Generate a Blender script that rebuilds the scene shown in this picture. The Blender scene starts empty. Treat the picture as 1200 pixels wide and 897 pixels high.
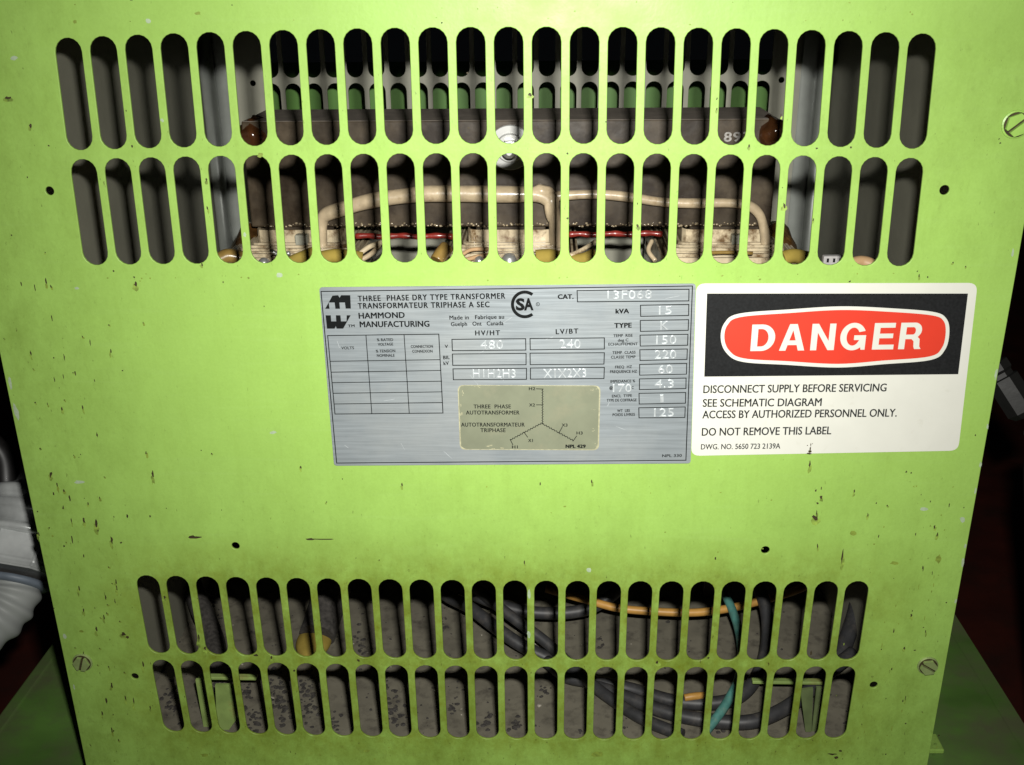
import bpy, bmesh, math, random
from mathutils import Vector, Matrix
from math import sin, cos, pi, radians
random.seed(7)
S = bpy.context.scene
COL = S.collection
MM = 0.001

# ------------------------------------------------------------------ camera (all measures in mm, scaled at the end)
CAM = Vector((30.208, -557.017, 88.829))
CR = Vector((0.99941093, 0.03310724, -0.00903945))
CU = Vector((-0.0036814, 0.36529528, 0.93088442))
CF = Vector((-0.034121, 0.93030279, -0.36520197))
FPX = 1225.23
cd = bpy.data.cameras.new('camera'); co = bpy.data.objects.new('camera', cd); COL.objects.link(co)
co.matrix_world = Matrix(((CR.x, CU.x, -CF.x, CAM.x*MM), (CR.y, CU.y, -CF.y, CAM.y*MM), (CR.z, CU.z, -CF.z, CAM.z*MM), (0, 0, 0, 1)))
cd.sensor_width = 36; cd.lens = FPX/1200*36; cd.clip_start = 0.01; cd.clip_end = 60
S.camera = co
# world: an almost dark room
w = bpy.data.worlds.new('World'); S.world = w; w.use_nodes = True
bg = w.node_tree.nodes['Background']; bg.inputs[0].default_value = (0.75, 0.85, 1.0, 1); bg.inputs[1].default_value = 0.002
# the camera's flash, up and to the right of the lens
fd = bpy.data.lights.new('flash', 'AREA'); fo = bpy.data.objects.new('flash', fd); COL.objects.link(fo)
FP = CAM + CR*19 + CU*43
fd.shape = 'RECTANGLE'; fd.size = 0.016; fd.size_y = 0.010; fd.energy = 2.2; fd.spread = radians(92); fd.color = (1.0, 0.985, 0.93)
aim = (CF + CR*0.0 - CU*0.03).normalized(); ax = CR-aim*CR.dot(aim); ax.normalize(); ay = ax.cross(aim)*-1
if ay.z < 0: ay = -ay
fo.matrix_world = Matrix(((ax.x, ay.x, -aim.x, FP.x*MM), (ax.y, ay.y, -aim.y, FP.y*MM), (ax.z, ay.z, -aim.z, FP.z*MM), (0, 0, 0, 1)))
S.view_settings.view_transform = 'Standard'; S.view_settings.look = 'None'
S.view_settings.exposure = 0; S.view_settings.gamma = 1; S.view_settings.use_curve_mapping = False
S.cycles.max_bounces = 6; S.cycles.diffuse_bounces = 1

def ray(px, py): return CF + CR*((px-600)/FPX) - CU*((py-448.5)/FPX)
def onY(px, py, Y=0.0):
    d = ray(px, py); return CAM + d*((Y-CAM.y)/d.y)
def onZ(px, py, Z):
    d = ray(px, py); return CAM + d*((Z-CAM.z)/d.z)

# ------------------------------------------------------------------ materials
def nodes(m): return m.node_tree.nodes, m.node_tree.links
def mat(name, col, rough=0.5, metal=0.0, var=0.15, scale=120.0, bump=0.0, dark=None, spec=0.5, coat=0.0, thr=(0.5, 0.62), dscale=90.0, stretch=(1, 1, 1)):
    m = bpy.data.materials.new(name); m.use_nodes = True
    N, L = nodes(m); b = N['Principled BSDF']
    b.inputs['Roughness'].default_value = rough; b.inputs['Metallic'].default_value = metal
    b.inputs['Specular IOR Level'].default_value = spec; b.inputs['Coat Weight'].default_value = coat; b.inputs['Coat Roughness'].default_value = 0.15
    tc = N.new('ShaderNodeTexCoord'); n = N.new('ShaderNodeTexNoise'); n.inputs['Scale'].default_value = scale; n.inputs['Detail'].default_value = 6
    mp = N.new('ShaderNodeMapping'); mp.inputs['Scale'].default_value = stretch; L.new(tc.outputs['Object'], mp.inputs['Vector']); L.new(mp.outputs['Vector'], n.inputs['Vector'])
    r = N.new('ShaderNodeValToRGB'); r.color_ramp.elements[0].position = 0.3; r.color_ramp.elements[1].position = 0.7
    r.color_ramp.elements[0].color = (*[c*(1-var) for c in col], 1); r.color_ramp.elements[1].color = (*[min(1, c*(1+var)) for c in col], 1)
    L.new(n.outputs['Fac'], r.inputs['Fac']); out = r.outputs['Color']
    if dark:
        n2 = N.new('ShaderNodeTexNoise'); n2.inputs['Scale'].default_value = dscale; n2.inputs['Detail'].default_value = 8; n2.inputs['Roughness'].default_value = 0.65
        L.new(tc.outputs['Object'], n2.inputs['Vector'])
        r2 = N.new('ShaderNodeValToRGB'); r2.color_ramp.elements[0].position = thr[0]; r2.color_ramp.elements[1].position = thr[1]
        L.new(n2.outputs['Fac'], r2.inputs['Fac'])
        mx = N.new('ShaderNodeMixRGB'); L.new(r2.outputs['Color'], mx.inputs['Fac']); L.new(out, mx.inputs['Color1']); mx.inputs['Color2'].default_value = (*dark, 1)
        out = mx.outputs['Color']
    L.new(out, b.inputs['Base Color'])
    if bump:
        bp = N.new('ShaderNodeBump'); bp.inputs['Strength'].default_value = bump; bp.inputs['Distance'].default_value = 0.001
        L.new(n.outputs['Fac'], bp.inputs['Height']); L.new(bp.outputs['Normal'], b.inputs['Normal'])
    return m

def paint_material(name, base, grime_amount):
    m = bpy.data.materials.new(name); m.use_nodes = True
    N, L = nodes(m); b = N['Principled BSDF']
    b.inputs['Specular IOR Level'].default_value = 0.34
    tc = N.new('ShaderNodeTexCoord')
    def noise(sc, det, rg=0.55, off=(0, 0, 0), stretch=(1, 1, 1)):
        mp = N.new('ShaderNodeMapping'); mp.inputs['Location'].default_value = off; mp.inputs['Scale'].default_value = stretch
        L.new(tc.outputs['Object'], mp.inputs['Vector'])
        n = N.new('ShaderNodeTexNoise'); n.inputs['Scale'].default_value = sc; n.inputs['Detail'].default_value = det; n.inputs['Roughness'].default_value = rg
        L.new(mp.outputs['Vector'], n.inputs['Vector']); return n.outputs['Fac']
    def ramp(src, p0, p1, c0=(0, 0, 0, 1), c1=(1, 1, 1, 1)):
        r = N.new('ShaderNodeValToRGB'); r.color_ramp.elements[0].position = p0; r.color_ramp.elements[1].position = p1
        r.color_ramp.elements[0].color = c0; r.color_ramp.elements[1].color = c1; L.new(src, r.inputs['Fac']); return r.outputs['Color']
    def math_(op, a, c):
        n = N.new('ShaderNodeMath'); n.operation = op; n.use_clamp = True
        for i, s in enumerate((a, c)):
            if isinstance(s, (int, float)): n.inputs[i].default_value = s
            else: L.new(s, n.inputs[i])
        return n.outputs[0]
    def mix(fac, c1, c2):
        n = N.new('ShaderNodeMixRGB'); L.new(fac, n.inputs['Fac'])
        for k, c in (('Color1', c1), ('Color2', c2)):
            if isinstance(c, tuple): n.inputs[k].default_value = (*c, 1)
            else: L.new(c, n.inputs[k])
        return n.outputs['Color']
    v = ramp(noise(14, 4), 0.3, 0.7)
    col = mix(v, tuple(c*0.965 for c in base), tuple(c*1.03 for c in base))
    rub = ramp(noise(190, 4, 0.6, (1, 4, 2), (1.0, 1.0, 0.07)), 0.52, 0.78)
    col = mix(math_('MULTIPLY', rub, 0.16), col, (base[0]*0.72, base[1]*0.70, base[2]*0.5))
    rub2 = ramp(noise(210, 4, 0.6, (9, 4, 2), (0.06, 1.0, 1.0)), 0.56, 0.80)
    col = mix(math_('MULTIPLY', rub2, 0.14), col, (min(1, base[0]*1.25), min(1, base[1]*1.15), base[2]*1.9))
    fine = ramp(noise(900, 3), 0.35, 0.65)
    col = mix(math_('MULTIPLY', fine, 0.10), col, tuple(c*0.6 for c in base))
    # grime: an olive film settled on the lower part and the left edge of the sheet
    sx = N.new('ShaderNodeSeparateXYZ'); L.new(tc.outputs['Object'], sx.inputs[0])
    low = N.new('ShaderNodeMapRange'); low.inputs[1].default_value = 0.30; low.inputs[2].default_value = 0.0; L.new(sx.outputs['Z'], low.inputs[0])
    lef = N.new('ShaderNodeMapRange'); lef.inputs[1].default_value = -0.18; lef.inputs[2].default_value = -0.285; L.new(sx.outputs['X'], lef.inputs[0])
    where = math_('MAXIMUM', low.outputs[0], math_('MULTIPLY', lef.outputs[0], 0.6))
    ab = N.new('ShaderNodeMath'); ab.operation = 'ABSOLUTE'; L.new(sx.outputs['X'], ab.inputs[0])
    vx = N.new('ShaderNodeMapRange'); vx.inputs[1].default_value = 0.275; vx.inputs[2].default_value = 0.20; L.new(ab.outputs[0], vx.inputs[0])
    dz = N.new('ShaderNodeMath'); dz.operation = 'SUBTRACT'; dz.inputs[1].default_value = 0.122; L.new(sx.outputs['Z'], dz.inputs[0])
    az = N.new('ShaderNodeMath'); az.operation = 'ABSOLUTE'; L.new(dz.outputs[0], az.inputs[0])
    vz = N.new('ShaderNodeMapRange'); vz.inputs[1].default_value = 0.10; vz.inputs[2].default_value = 0.055; L.new(az.outputs[0], vz.inputs[0])
    vent = math_('MULTIPLY', vx.outputs[0], vz.outputs[0])
    where = math_('ADD', math_('MULTIPLY', where, 0.85), 0.12)
    film = math_('MULTIPLY', math_('ADD', math_('MULTIPLY', ramp(noise(75, 9, 0.8, (7, 7, 7)), 0.32, 0.68), 0.75), 0.15), vent)
    col = mix(film, col, (0.165, 0.195, 0.014))
    uz = N.new('ShaderNodeMath'); uz.operation = 'SUBTRACT'; uz.inputs[1].default_value = 0.446; L.new(sx.outputs['Z'], uz.inputs[0])
    ua = N.new('ShaderNodeMath'); ua.operation = 'ABSOLUTE'; L.new(uz.outputs[0], ua.inputs[0])
    uv_ = N.new('ShaderNodeMapRange'); uv_.inputs[1].default_value = 0.10; uv_.inputs[2].default_value = 0.04; uv_.inputs[4].default_value = 0.4; L.new(ua.outputs[0], uv_.inputs[0])
    where = math_('MAXIMUM', math_('MAXIMUM', where, vent), uv_.outputs[0])
    g = math_('MULTIPLY', ramp(noise(42, 10, 0.8, (0, 0, 0), (1, 1, 0.6)), 0.40, 0.78), where)
    col = mix(math_('MULTIPLY', g, grime_amount), col, (0.085, 0.118, 0.004))
    g2 = math_('MULTIPLY', ramp(noise(230, 8, 0.8, (3, 1, 2), (1, 1, 0.6)), 0.54, 0.72), where)
    col = mix(math_('MULTIPLY', g2, 0.55*grime_amount), col, (0.07, 0.055, 0.01))
    # tiny rust brown flecks
    fl = math_('MULTIPLY', ramp(noise(360, 5, 0.6, (5, 2, 8), (1.6, 1, 0.6)), 0.675, 0.715), math_('ADD', where, 0.1))
    col = mix(math_('MULTIPLY', fl, 0.9), col, (0.045, 0.028, 0.008))
    L.new(col, b.inputs['Base Color'])
    rr = ramp(noise(60, 5), 0.3, 0.7, (0.38, 0.38, 0.38, 1), (0.50, 0.50, 0.50, 1)); L.new(rr, b.inputs['Roughness'])
    bp = N.new('ShaderNodeBump'); bp.inputs['Strength'].default_value = 0.10; bp.inputs['Distance'].default_value = 0.0006
    L.new(noise(420, 2), bp.inputs['Height']); L.new(bp.outputs['Normal'], b.inputs['Normal'])
    return m

GREEN = (0.300, 0.490, 0.102)
M = {}
M['paint'] = paint_material('green_paint', GREEN, 0.75)
M['base_paint'] = mat('worn_base_paint', (0.10, 0.215, 0.038), 0.6, var=0.3, scale=22, dark=(0.115, 0.135, 0.06), thr=(0.40, 0.66), dscale=16, stretch=(0.4, 1, 1), bump=0.2)
M['back_paint'] = mat('cabinet_paint', (0.125, 0.30, 0.05), 0.5, var=0.1, scale=30)
M['grime_and_shade'] = mat('dried_grime_and_shade', (0.035, 0.024, 0.006), 0.7, var=0.4, scale=400)
M['stain'] = mat('brown_stain', (0.19, 0.26, 0.035), 0.6, var=0.3, scale=400)
M['rust'] = mat('rusty_run', (0.20, 0.295, 0.045), 0.6, var=0.5, scale=300)
M['scratch'] = mat('bared_primer', (0.35, 0.44, 0.29), 0.5, var=0.15, scale=400)
M['inner'] = mat('grey_inner_paint', (0.22, 0.215, 0.165), 0.6, var=0.08, scale=40)
M['rear'] = mat('grey_rear_paint', (0.36, 0.355, 0.28), 0.55, var=0.08, scale=40)
M['post'] = mat('galvanised_steel', (0.34, 0.36, 0.33), 0.4, metal=0.2, var=0.1, scale=60)
M['pan'] = mat('dusty_pan', (0.17, 0.155, 0.115), 0.9, var=0.18, scale=60, dark=(0.075, 0.066, 0.05), thr=(0.50, 0.72), dscale=95, bump=0.3)
M['dirt'] = mat('dirt_clod', (0.05, 0.045, 0.04), 0.95, var=0.5, scale=300, bump=0.5)
M['dust'] = mat('pale_dust', (0.36, 0.33, 0.27), 0.95, var=0.3, scale=300, bump=0.5)
M['alu'] = mat('brushed_aluminium', (0.285, 0.318, 0.335), 0.32, metal=0.3, var=0.14, scale=500, bump=0.25, stretch=(0.05, 1, 1), dark=(0.36, 0.385, 0.385), thr=(0.45, 0.75), dscale=14)
M['stamp'] = mat('stamped_aluminium', (0.405, 0.435, 0.445), 0.35, metal=0.15, var=0.25, scale=250)
M['ink'] = mat('black_ink', (0.006, 0.007, 0.007), 0.8, var=0.2, scale=500, spec=0.1)
M['ink_grey'] = mat('worn_ink', (0.025, 0.027, 0.027), 0.8, var=0.3, scale=700, spec=0.1)
M['sticker'] = mat('yellowed_sticker', (0.18, 0.193, 0.132), 0.4, var=0.08, scale=90, dark=(0.215, 0.215, 0.145), thr=(0.55, 0.75), dscale=60)
M['sticker_edge'] = mat('sticker_edge', (0.33, 0.32, 0.205), 0.5, var=0.25, scale=500)
M['white'] = mat('white_vinyl', (0.62, 0.62, 0.555), 0.45, var=0.02, scale=80, dark=(0.50, 0.49, 0.41), thr=(0.62, 0.95), dscale=130)
M['vblack'] = mat('black_vinyl', (0.009, 0.0095, 0.010), 0.6, var=0.3, scale=700, spec=0.2)
M['vred'] = mat('red_vinyl', (0.60, 0.036, 0.015), 0.5, var=0.03, scale=100)
M['iron'] = mat('varnished_iron', (0.078, 0.058, 0.036), 0.40, var=0.4, scale=45, spec=0.4, bump=0.5, dark=(0.020, 0.011, 0.004), thr=(0.40, 0.62), dscale=28, coat=0.15)
M['iron_lit_top'] = mat('varnished_iron_lit_top', (0.30, 0.26, 0.22), 0.5, var=0.2, scale=90, bump=0.2)
M['varnish'] = mat('brown_varnish', (0.085, 0.04, 0.012), 0.2, var=0.5, scale=70, bump=0.6, dark=(0.26, 0.14, 0.025), thr=(0.55, 0.7), dscale=45, coat=0.6)
M['resin'] = mat('dark_resin', (0.06, 0.022, 0.008), 0.15, var=0.4, scale=80, bump=0.6, coat=0.8)
M['amber'] = mat('amber_varnish', (0.30, 0.19, 0.05), 0.35, var=0.3, scale=90, bump=0.5, coat=0.5)
M['paper'] = mat('cream_paper', (0.64, 0.53, 0.35), 0.4, var=0.22, scale=60, dark=(0.14, 0.075, 0.025), thr=(0.50, 0.66), dscale=75, coat=0.4)
M['sleeve'] = mat('cream_sleeving', (0.53, 0.42, 0.27), 0.35, var=0.2, scale=110, bump=0.7, coat=0.35, dark=(0.22, 0.13, 0.05), thr=(0.56, 0.74), dscale=60)
M['redbar'] = mat('red_insulation', (0.23, 0.02, 0.013), 0.4, var=0.25, scale=150, bump=0.5, coat=0.4)
M['steel'] = mat('bright_steel', (0.62, 0.62, 0.60), 0.3, metal=0.75, var=0.1, scale=100)
M['zinc'] = mat('zinc_washer', (0.50, 0.50, 0.48), 0.35, metal=0.35, var=0.06, scale=100)
M['chalk'] = mat('chalk_mark', (0.42, 0.40, 0.37), 0.9, var=0.3, scale=600)
M['yellow'] = mat('yellow_tape', (0.33, 0.245, 0.05), 0.75, var=0.25, scale=60, spec=0.15)
M['black'] = mat('black_cable', (0.035, 0.035, 0.037), 0.5, var=0.3, scale=90, bump=0.1, dark=(0.09, 0.08, 0.07), thr=(0.5, 0.8), dscale=120)
M['orange'] = mat('orange_wire', (0.50, 0.265, 0.06), 0.45, var=0.2, scale=90)
M['teal'] = mat('teal_wire', (0.07, 0.215, 0.185), 0.5, var=0.25, scale=160, dark=(0.14, 0.25, 0.2), thr=(0.5, 0.7), dscale=200)
M['bracket'] = mat('bracket_paint', (0.27, 0.38, 0.11), 0.5, var=0.25, scale=60, dark=(0.26, 0.19, 0.06), thr=(0.52, 0.7), dscale=35)
M['bracket_dull'] = mat('darker_bracket_paint', (0.12, 0.16, 0.06), 0.7, var=0.25, scale=60)  # darker tone for the right post and plate
M['bead'] = mat('varnish_bead', (0.34, 0.27, 0.17), 0.12, var=0.4, scale=200, coat=0.8)
M['dark_cast'] = mat('dull_cast_metal', (0.014, 0.014, 0.013), 0.45, metal=0.2, spec=0.3, var=0.2, scale=60, bump=0.3)
M['cast'] = mat('cast_zinc', (0.58, 0.60, 0.59), 0.22, metal=0.25, var=0.25, scale=45, bump=0.35, coat=0.6)
M['hose'] = mat('grey_hose', (0.33, 0.345, 0.33), 0.55, var=0.1, scale=40)
M['seal'] = mat('blue_seal', (0.16, 0.19, 0.23), 0.5)
M['rubber'] = mat('black_rubber', (0.012, 0.011, 0.011), 0.45, var=0.3, scale=200)
M['tag'] = mat('white_marker', (0.45, 0.43, 0.42), 0.6, var=0.2)
M['tan'] = mat('tan_sleeve', (0.52, 0.33, 0.17), 0.5, var=0.1)
M['ground'] = mat('dark_red_floor', (0.115, 0.022, 0.012), 0.7, var=0.3, scale=12, dark=(0.06, 0.022, 0.014), thr=(0.45, 0.7), dscale=9)

# ------------------------------------------------------------------ builders
ROOT = {}
def thing(name, label, cat, loc, group=None):
    o = bpy.data.objects.new(name, None); COL.objects.link(o); o.location = Vector(loc)*MM; o.empty_display_size = 0.02
    o['label'] = label; o['category'] = cat
    if group: o['group'] = group
    ROOT[o] = Vector(loc); return o
def rootloc(o):
    while o is not None:
        if o in ROOT: return ROOT[o]
        o = o.parent
    return Vector((0, 0, 0))
def obj(name, bm, mats, parent=None, smooth=False, label=None):
    """link a bmesh (world mm) as ONE mesh object"""
    off = rootloc(parent) if parent else Vector((0, 0, 0))
    for v in bm.verts: v.co = (v.co-off)*MM
    if smooth:
        for f in bm.faces: f.smooth = True
    me = bpy.data.meshes.new(name); bm.to_mesh(me); bm.free()
    for m in (mats if isinstance(mats, (list, tuple)) else [mats]): me.materials.append(M[m])
    o = bpy.data.objects.new(name, me); COL.objects.link(o)
    if parent: o.parent = parent
    if label: o['label'] = label
    return o
def solo(name, bm, mats, label, cat, group=None, smooth=False, kind=None):
    c = Vector((0, 0, 0)); lo = min(v.co.z for v in bm.verts)
    for v in bm.verts: c += v.co
    c /= len(bm.verts); c.z = lo
    for v in bm.verts: v.co = v.co - c
    o = obj(name, bm, mats, None, smooth); o.location = c*MM
    if kind: o['kind'] = kind
    if label: o['label'] = label
    if cat: o['category'] = cat
    if group: o['group'] = group
    return o
def box(bm, a, b, bev=0.0, mi=0):
    r = bmesh.ops.create_cube(bm, size=1)
    vs = r['verts']; a, b = Vector(a), Vector(b)
    for v in vs: v.co = Vector([(a[i]+b[i])/2 + v.co[i]*(b[i]-a[i]) for i in range(3)])
    fs = {f for v in vs for f in v.link_faces}
    for f in fs: f.material_index = mi
    if bev > 0:
        es = {e for v in vs for e in v.link_edges}
        bmesh.ops.bevel(bm, geom=list(es), offset=bev, segments=2, affect='EDGES', profile=0.5)
    return bm
def frame_of(d):
    d = d.normalized(); up = Vector((0, 0, 1)) if abs(d.z) < 0.9 else Vector((0, 1, 0))
    a = d.cross(up).normalized(); return a, a.cross(d).normalized()
def catmull(pts, n=8):
    pts = [Vector(p) for p in pts]; out = []
    P_ = [pts[0]*2-pts[1]] + pts + [pts[-1]*2-pts[-2]]
    for i in range(1, len(P_)-2):
        for k in range(n):
            t = k/n; a, b, c, d = P_[i-1:i+3]
            out.append(0.5*((2*b)+(c-a)*t+(2*a-5*b+4*c-d)*t*t+(3*b-a-3*c+d)*t**3))
    out.append(pts[-1]); return out
def tube(bm, pts, r, seg=14, n=8, mi=0, rf=None, smoothpath=True):
    path = catmull(pts, n) if smoothpath else [Vector(p) for p in pts]
    rings = []; a = None
    for i, p in enumerate(path):
        d = (path[min(i+1, len(path)-1)]-path[max(i-1, 0)]).normalized()
        if a is None: a, b = frame_of(d)
        else:
            a = (a-d*a.dot(d)).normalized(); b = a.cross(d)
        rr = rf(i/(len(path)-1)) if rf else r
        rings.append([bm.verts.new(p+(a*cos(2*pi*k/seg)+b*sin(2*pi*k/seg))*rr) for k in range(seg)])
    for i in range(len(rings)-1):
        for k in range(seg):
            f = bm.faces.new((rings[i][k], rings[i][(k+1) % seg], rings[i+1][(k+1) % seg], rings[i+1][k])); f.material_index = mi; f.smooth = True
    for rg in (rings[0], rings[-1]):
        f = bm.faces.new(rg); f.material_index = mi
    bmesh.ops.recalc_face_normals(bm, faces=bm.faces[:])
    return bm
def lathe(bm, o, d, prof, seg=32, mi=0, sides=None):
    """prof: (distance along d, radius)"""
    o = Vector(o); d = Vector(d).normalized(); a, b = frame_of(d); rings = []
    for t, r in prof:
        rings.append([bm.verts.new(o+d*t+(a*cos(2*pi*k/seg)+b*sin(2*pi*k/seg))*r) for k in range(seg)])
    nf = []
    for i in range(len(rings)-1):
        for k in range(seg): nf.append(bm.faces.new((rings[i][k], rings[i][(k+1) % seg], rings[i+1][(k+1) % seg], rings[i+1][k])))
    nf.append(bm.faces.new(rings[0])); nf.append(bm.faces.new(rings[-1]))
    for f in nf: f.material_index = mi
    bmesh.ops.recalc_face_normals(bm, faces=nf); return bm
def flat(bm, pts, mi=0):
    """front facing polygon (normal -Y)"""
    f = bm.faces.new([bm.verts.new(p) for p in pts]); f.normal_update()
    if f.normal.y > 0: f.normal_flip()
    f.material_index = mi; return f
def slab(bm, pts, depth, mi=0):
    """polygon at its Y, with thickness towards +Y"""
    n = len(pts); pts = [Vector(p) for p in pts]
    A_ = [bm.verts.new(p) for p in pts]; B_ = [bm.verts.new(p+Vector((0, depth, 0))) for p in pts]
    fs = [bm.faces.new(A_), bm.faces.new(B_[::-1])]
    for i in range(n): fs.append(bm.faces.new((A_[i], B_[i], B_[(i+1) % n], A_[(i+1) % n])))
    for f in fs: f.material_index = mi
    bmesh.ops.recalc_face_normals(bm, faces=fs); return bm
def rrect(tl, tr, br, bl, r, n=5):
    """rounded quad through four points"""
    P_ = [Vector(p) for p in (tl, tr, br, bl)]; out = []
    for i in range(4):
        p = P_[i]; q = P_[i-1]; s = P_[(i+1) % 4]
        a = p+(q-p).normalized()*r; b = p+(s-p).normalized()*r
        for k in range(n+1):
            t = k/n; out.append(a*(1-t)**2+p*2*t*(1-t)+b*t*t)
    return out

# --- lettering -----------------------------------------------------------
TXT = {}
def glyphs(s, bold, spc, ext=0.0, bev=0.0):
    key = (s, bold, spc, ext, bev)
    if key in TXT: return TXT[key]
    cu = bpy.data.curves.new('lettering', 'FONT'); cu.body = s; cu.offset = bold; cu.space_character = spc; cu.resolution_u = 3
    cu.extrude = ext; cu.bevel_depth = bev; cu.bevel_resolution = 1
    o = bpy.data.objects.new('lettering', cu); COL.objects.link(o)
    dg = bpy.context.evaluated_depsgraph_get(); me = bpy.data.meshes.new_from_object(o.evaluated_get(dg))
    vs = [v.co.copy() for v in me.vertices]; fs = [tuple(p.vertices) for p in me.polygons]
    bpy.data.objects.remove(o); bpy.data.curves.remove(cu); bpy.data.meshes.remove(me)
    TXT[key] = (vs, fs); return TXT[key]
CAPH = 0.7286
def cap_height():
    vs, _ = glyphs('H', 0.0, 1.0); return max(v.y for v in vs)
CAPH = cap_height()
def write(bm, s, p0, p1, cap, Y, bold=0.0, spc=1.0, mi=0, ext=0.0, bev=0.0, heavy=0.0):
    """p0,p1: photo points of the baseline's ends, cap: capital height (photo px) -> letters lying on plane Y"""
    A_ = onY(p0[0], p0[1], Y); B_ = onY(p1[0], p1[1], Y); H_ = onY(p0[0], p0[1]-cap, Y)
    vs, fs = glyphs(s, bold, spc, ext, bev)
    x0 = min(v.x for v in vs); x1 = max(v.x for v in vs)
    d = (B_-A_); ln = d.length; d.normalize(); up = Vector((0, 0, 1)); up = (up-d*up.dot(d)).normalized()
    h = abs((H_-A_).z); sx = ln/(x1-x0); sy = h/CAPH
    nv = [bm.verts.new(A_+d*((v.x-x0)*sx)+up*(v.y*sy)-Vector((0, 1, 0))*(v.z*sy)) for v in vs]
    if heavy:
        for k, (ox, oz) in enumerate(((1, 0.4), (-1, 0.4), (0.5, -0.6), (-0.5, -0.6))):
            mv = [bm.verts.new(v.co+d*(ox*heavy)+up*(oz*heavy)+Vector((0, 0.002*(k+1), 0))) for v in nv]
            for f in fs:
                q = bm.faces.new([mv[i] for i in f]); q.material_index = mi; q.normal_update()
                if q.normal.y > 0: q.normal_flip()
    for f in fs:
        try: q = bm.faces.new([nv[i] for i in f])
        except ValueError: continue
        q.material_index = mi; q.normal_update()
        if ext == 0 and q.normal.y > 0: q.normal_flip()
def strip(bm, a, b, wd, Y, mi=0):
    a = onY(a[0], a[1], Y); b = onY(b[0], b[1], Y); d = (b-a).normalized(); n = Vector((-d.z, 0, d.x))*(wd/2); e = d*(wd/2)
    flat(bm, [a-n-e, b-n+e, b+n+e, a+n-e], mi)
def rect(bm, c, wd, Y, mi=0):
    for i in range(4):
        dz = 0.0
        strip(bm, c[i], c[(i+1) % 4], wd, Y-0.004*(i % 2), mi)

# ------------------------------------------------------------------ the setting
bm = bmesh.new()
for v in ((-6000, -3000, -900), (6000, -3000, -900), (6000, 6000, -900), (-6000, 6000, -900)): bm.verts.new(v)
bm.verts.ensure_lookup_table(); bm.faces.new(bm.verts[:])
fl = obj('floor', bm, 'ground'); fl['kind'] = 'structure'

# ------------------------------------------------------------------ enclosure
ZB, ZT, DEP = -448.0, 112.0, 410.0
XL, XR = -284.5, 282.0
CUc = [0.4458, -0.8218, 0.3928, 0.0218, 0.0019, 7.6509, 3.6383, -8.0422, -1.5714, -0.9536, 1.0493, -0.1405, -9.3832, -1.8556, -0.1663]
CVc = [-1.9482, 7.2053, 5.0265, -7.5938, -1.5281, 0.2103, -1.9279, 1.1142, -0.1372, 1.2332, -8.854, -1.8434, 0.0371, -0.1579, -0.0086]
def lens_warp(u, v):
    """lens barrel distortion put into the regular slot grid: shift across the panel (mm)"""
    a, b = u/300, (v+200)/300; du = dv = 0; k = 0
    for i in range(5):
        for j in range(5):
            if i+j <= 4: t = a**i*b**j; du += CUc[k]*t; dv += CVc[k]*t; k += 1
    return (u+du, v+dv)
PITCH, SL, SG, GG, SW = 19.05, 58.64, 4.73, 319.4, 14.7
def capsule(xc, z0, z1, wd, n=9):
    r = wd/2; out = []
    for k in range(n+1): t = pi*k/n; out.append((xc+r*cos(t), z1-r+r*sin(t)))
    for k in range(n+1): t = pi+pi*k/n; out.append((xc+r*cos(t), z0+r+r*sin(t)))
    return out
def slot_rows(groups):
    for base in groups:
        for (z0, z1) in ((SG/2, SG/2+SL), (-SG/2-SL, -SG/2)):
            for i in range(24): yield capsule((i-11.5)*PITCH, base+z0, base+z1, SW)
def sheet(outline, holes, th, bev):
    cu = bpy.data.curves.new('sheet', 'CURVE'); cu.dimensions = '2D'; cu.fill_mode = 'BOTH'; cu.extrude = th/2-bev; cu.bevel_depth = bev; cu.bevel_resolution = 1; cu.offset = -bev
    for poly in [outline]+holes:
        sp = cu.splines.new('POLY'); sp.points.add(len(poly)-1); sp.use_cyclic_u = True
        for p, q in zip(sp.points, poly): p.co = (q[0], q[1], 0, 1)
    o = bpy.data.objects.new('sheet', cu); COL.objects.link(o)
    dg = bpy.context.evaluated_depsgraph_get(); me = bpy.data.meshes.new_from_object(o.evaluated_get(dg))
    bm = bmesh.new(); bm.from_mesh(me); bm.verts.ensure_lookup_table(); bm.verts.index_update()
    bpy.data.objects.remove(o); bpy.data.curves.remove(cu); bpy.data.meshes.remove(me); return bm
def circ(x, z, r, n=16): return [(x+r*cos(2*pi*k/n), z+r*sin(2*pi*k/n)) for k in range(n)]

E = thing('transformer_enclosure', 'lime green slotted steel enclosure with an aluminium nameplate and a red and black danger label', 'transformer enclosure', (0, DEP/2, ZB))
holes = [[lens_warp(*p) for p in c] for c in slot_rows((0, -GG))]
for x, y, r in ((58, 224, 2.4), (1107, 223, 2.6), (276, 640, 2.5), (897, 645, 2.6), (158, 793, 2.4), (1024, 803, 2.5)):
    p = onY(x, y); holes.append(circ(p.x, p.z, r))
outline = [(XL-0.2, ZT), (XL-0.9, -115), (XL-0.5, -170), (XL+1.2, -330), (XL+2.0, ZB), (XR-1.6, ZB), (XR-1.2, -400), (XR+0.4, -200), (XR+1.2, -65), (XR+1.2, ZT)]
pb = sheet(outline, holes, 1.6, 0.3)
for v in pb.verts: v.co = Vector((v.co.x, -v.co.z+0.8, v.co.y))
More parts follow.
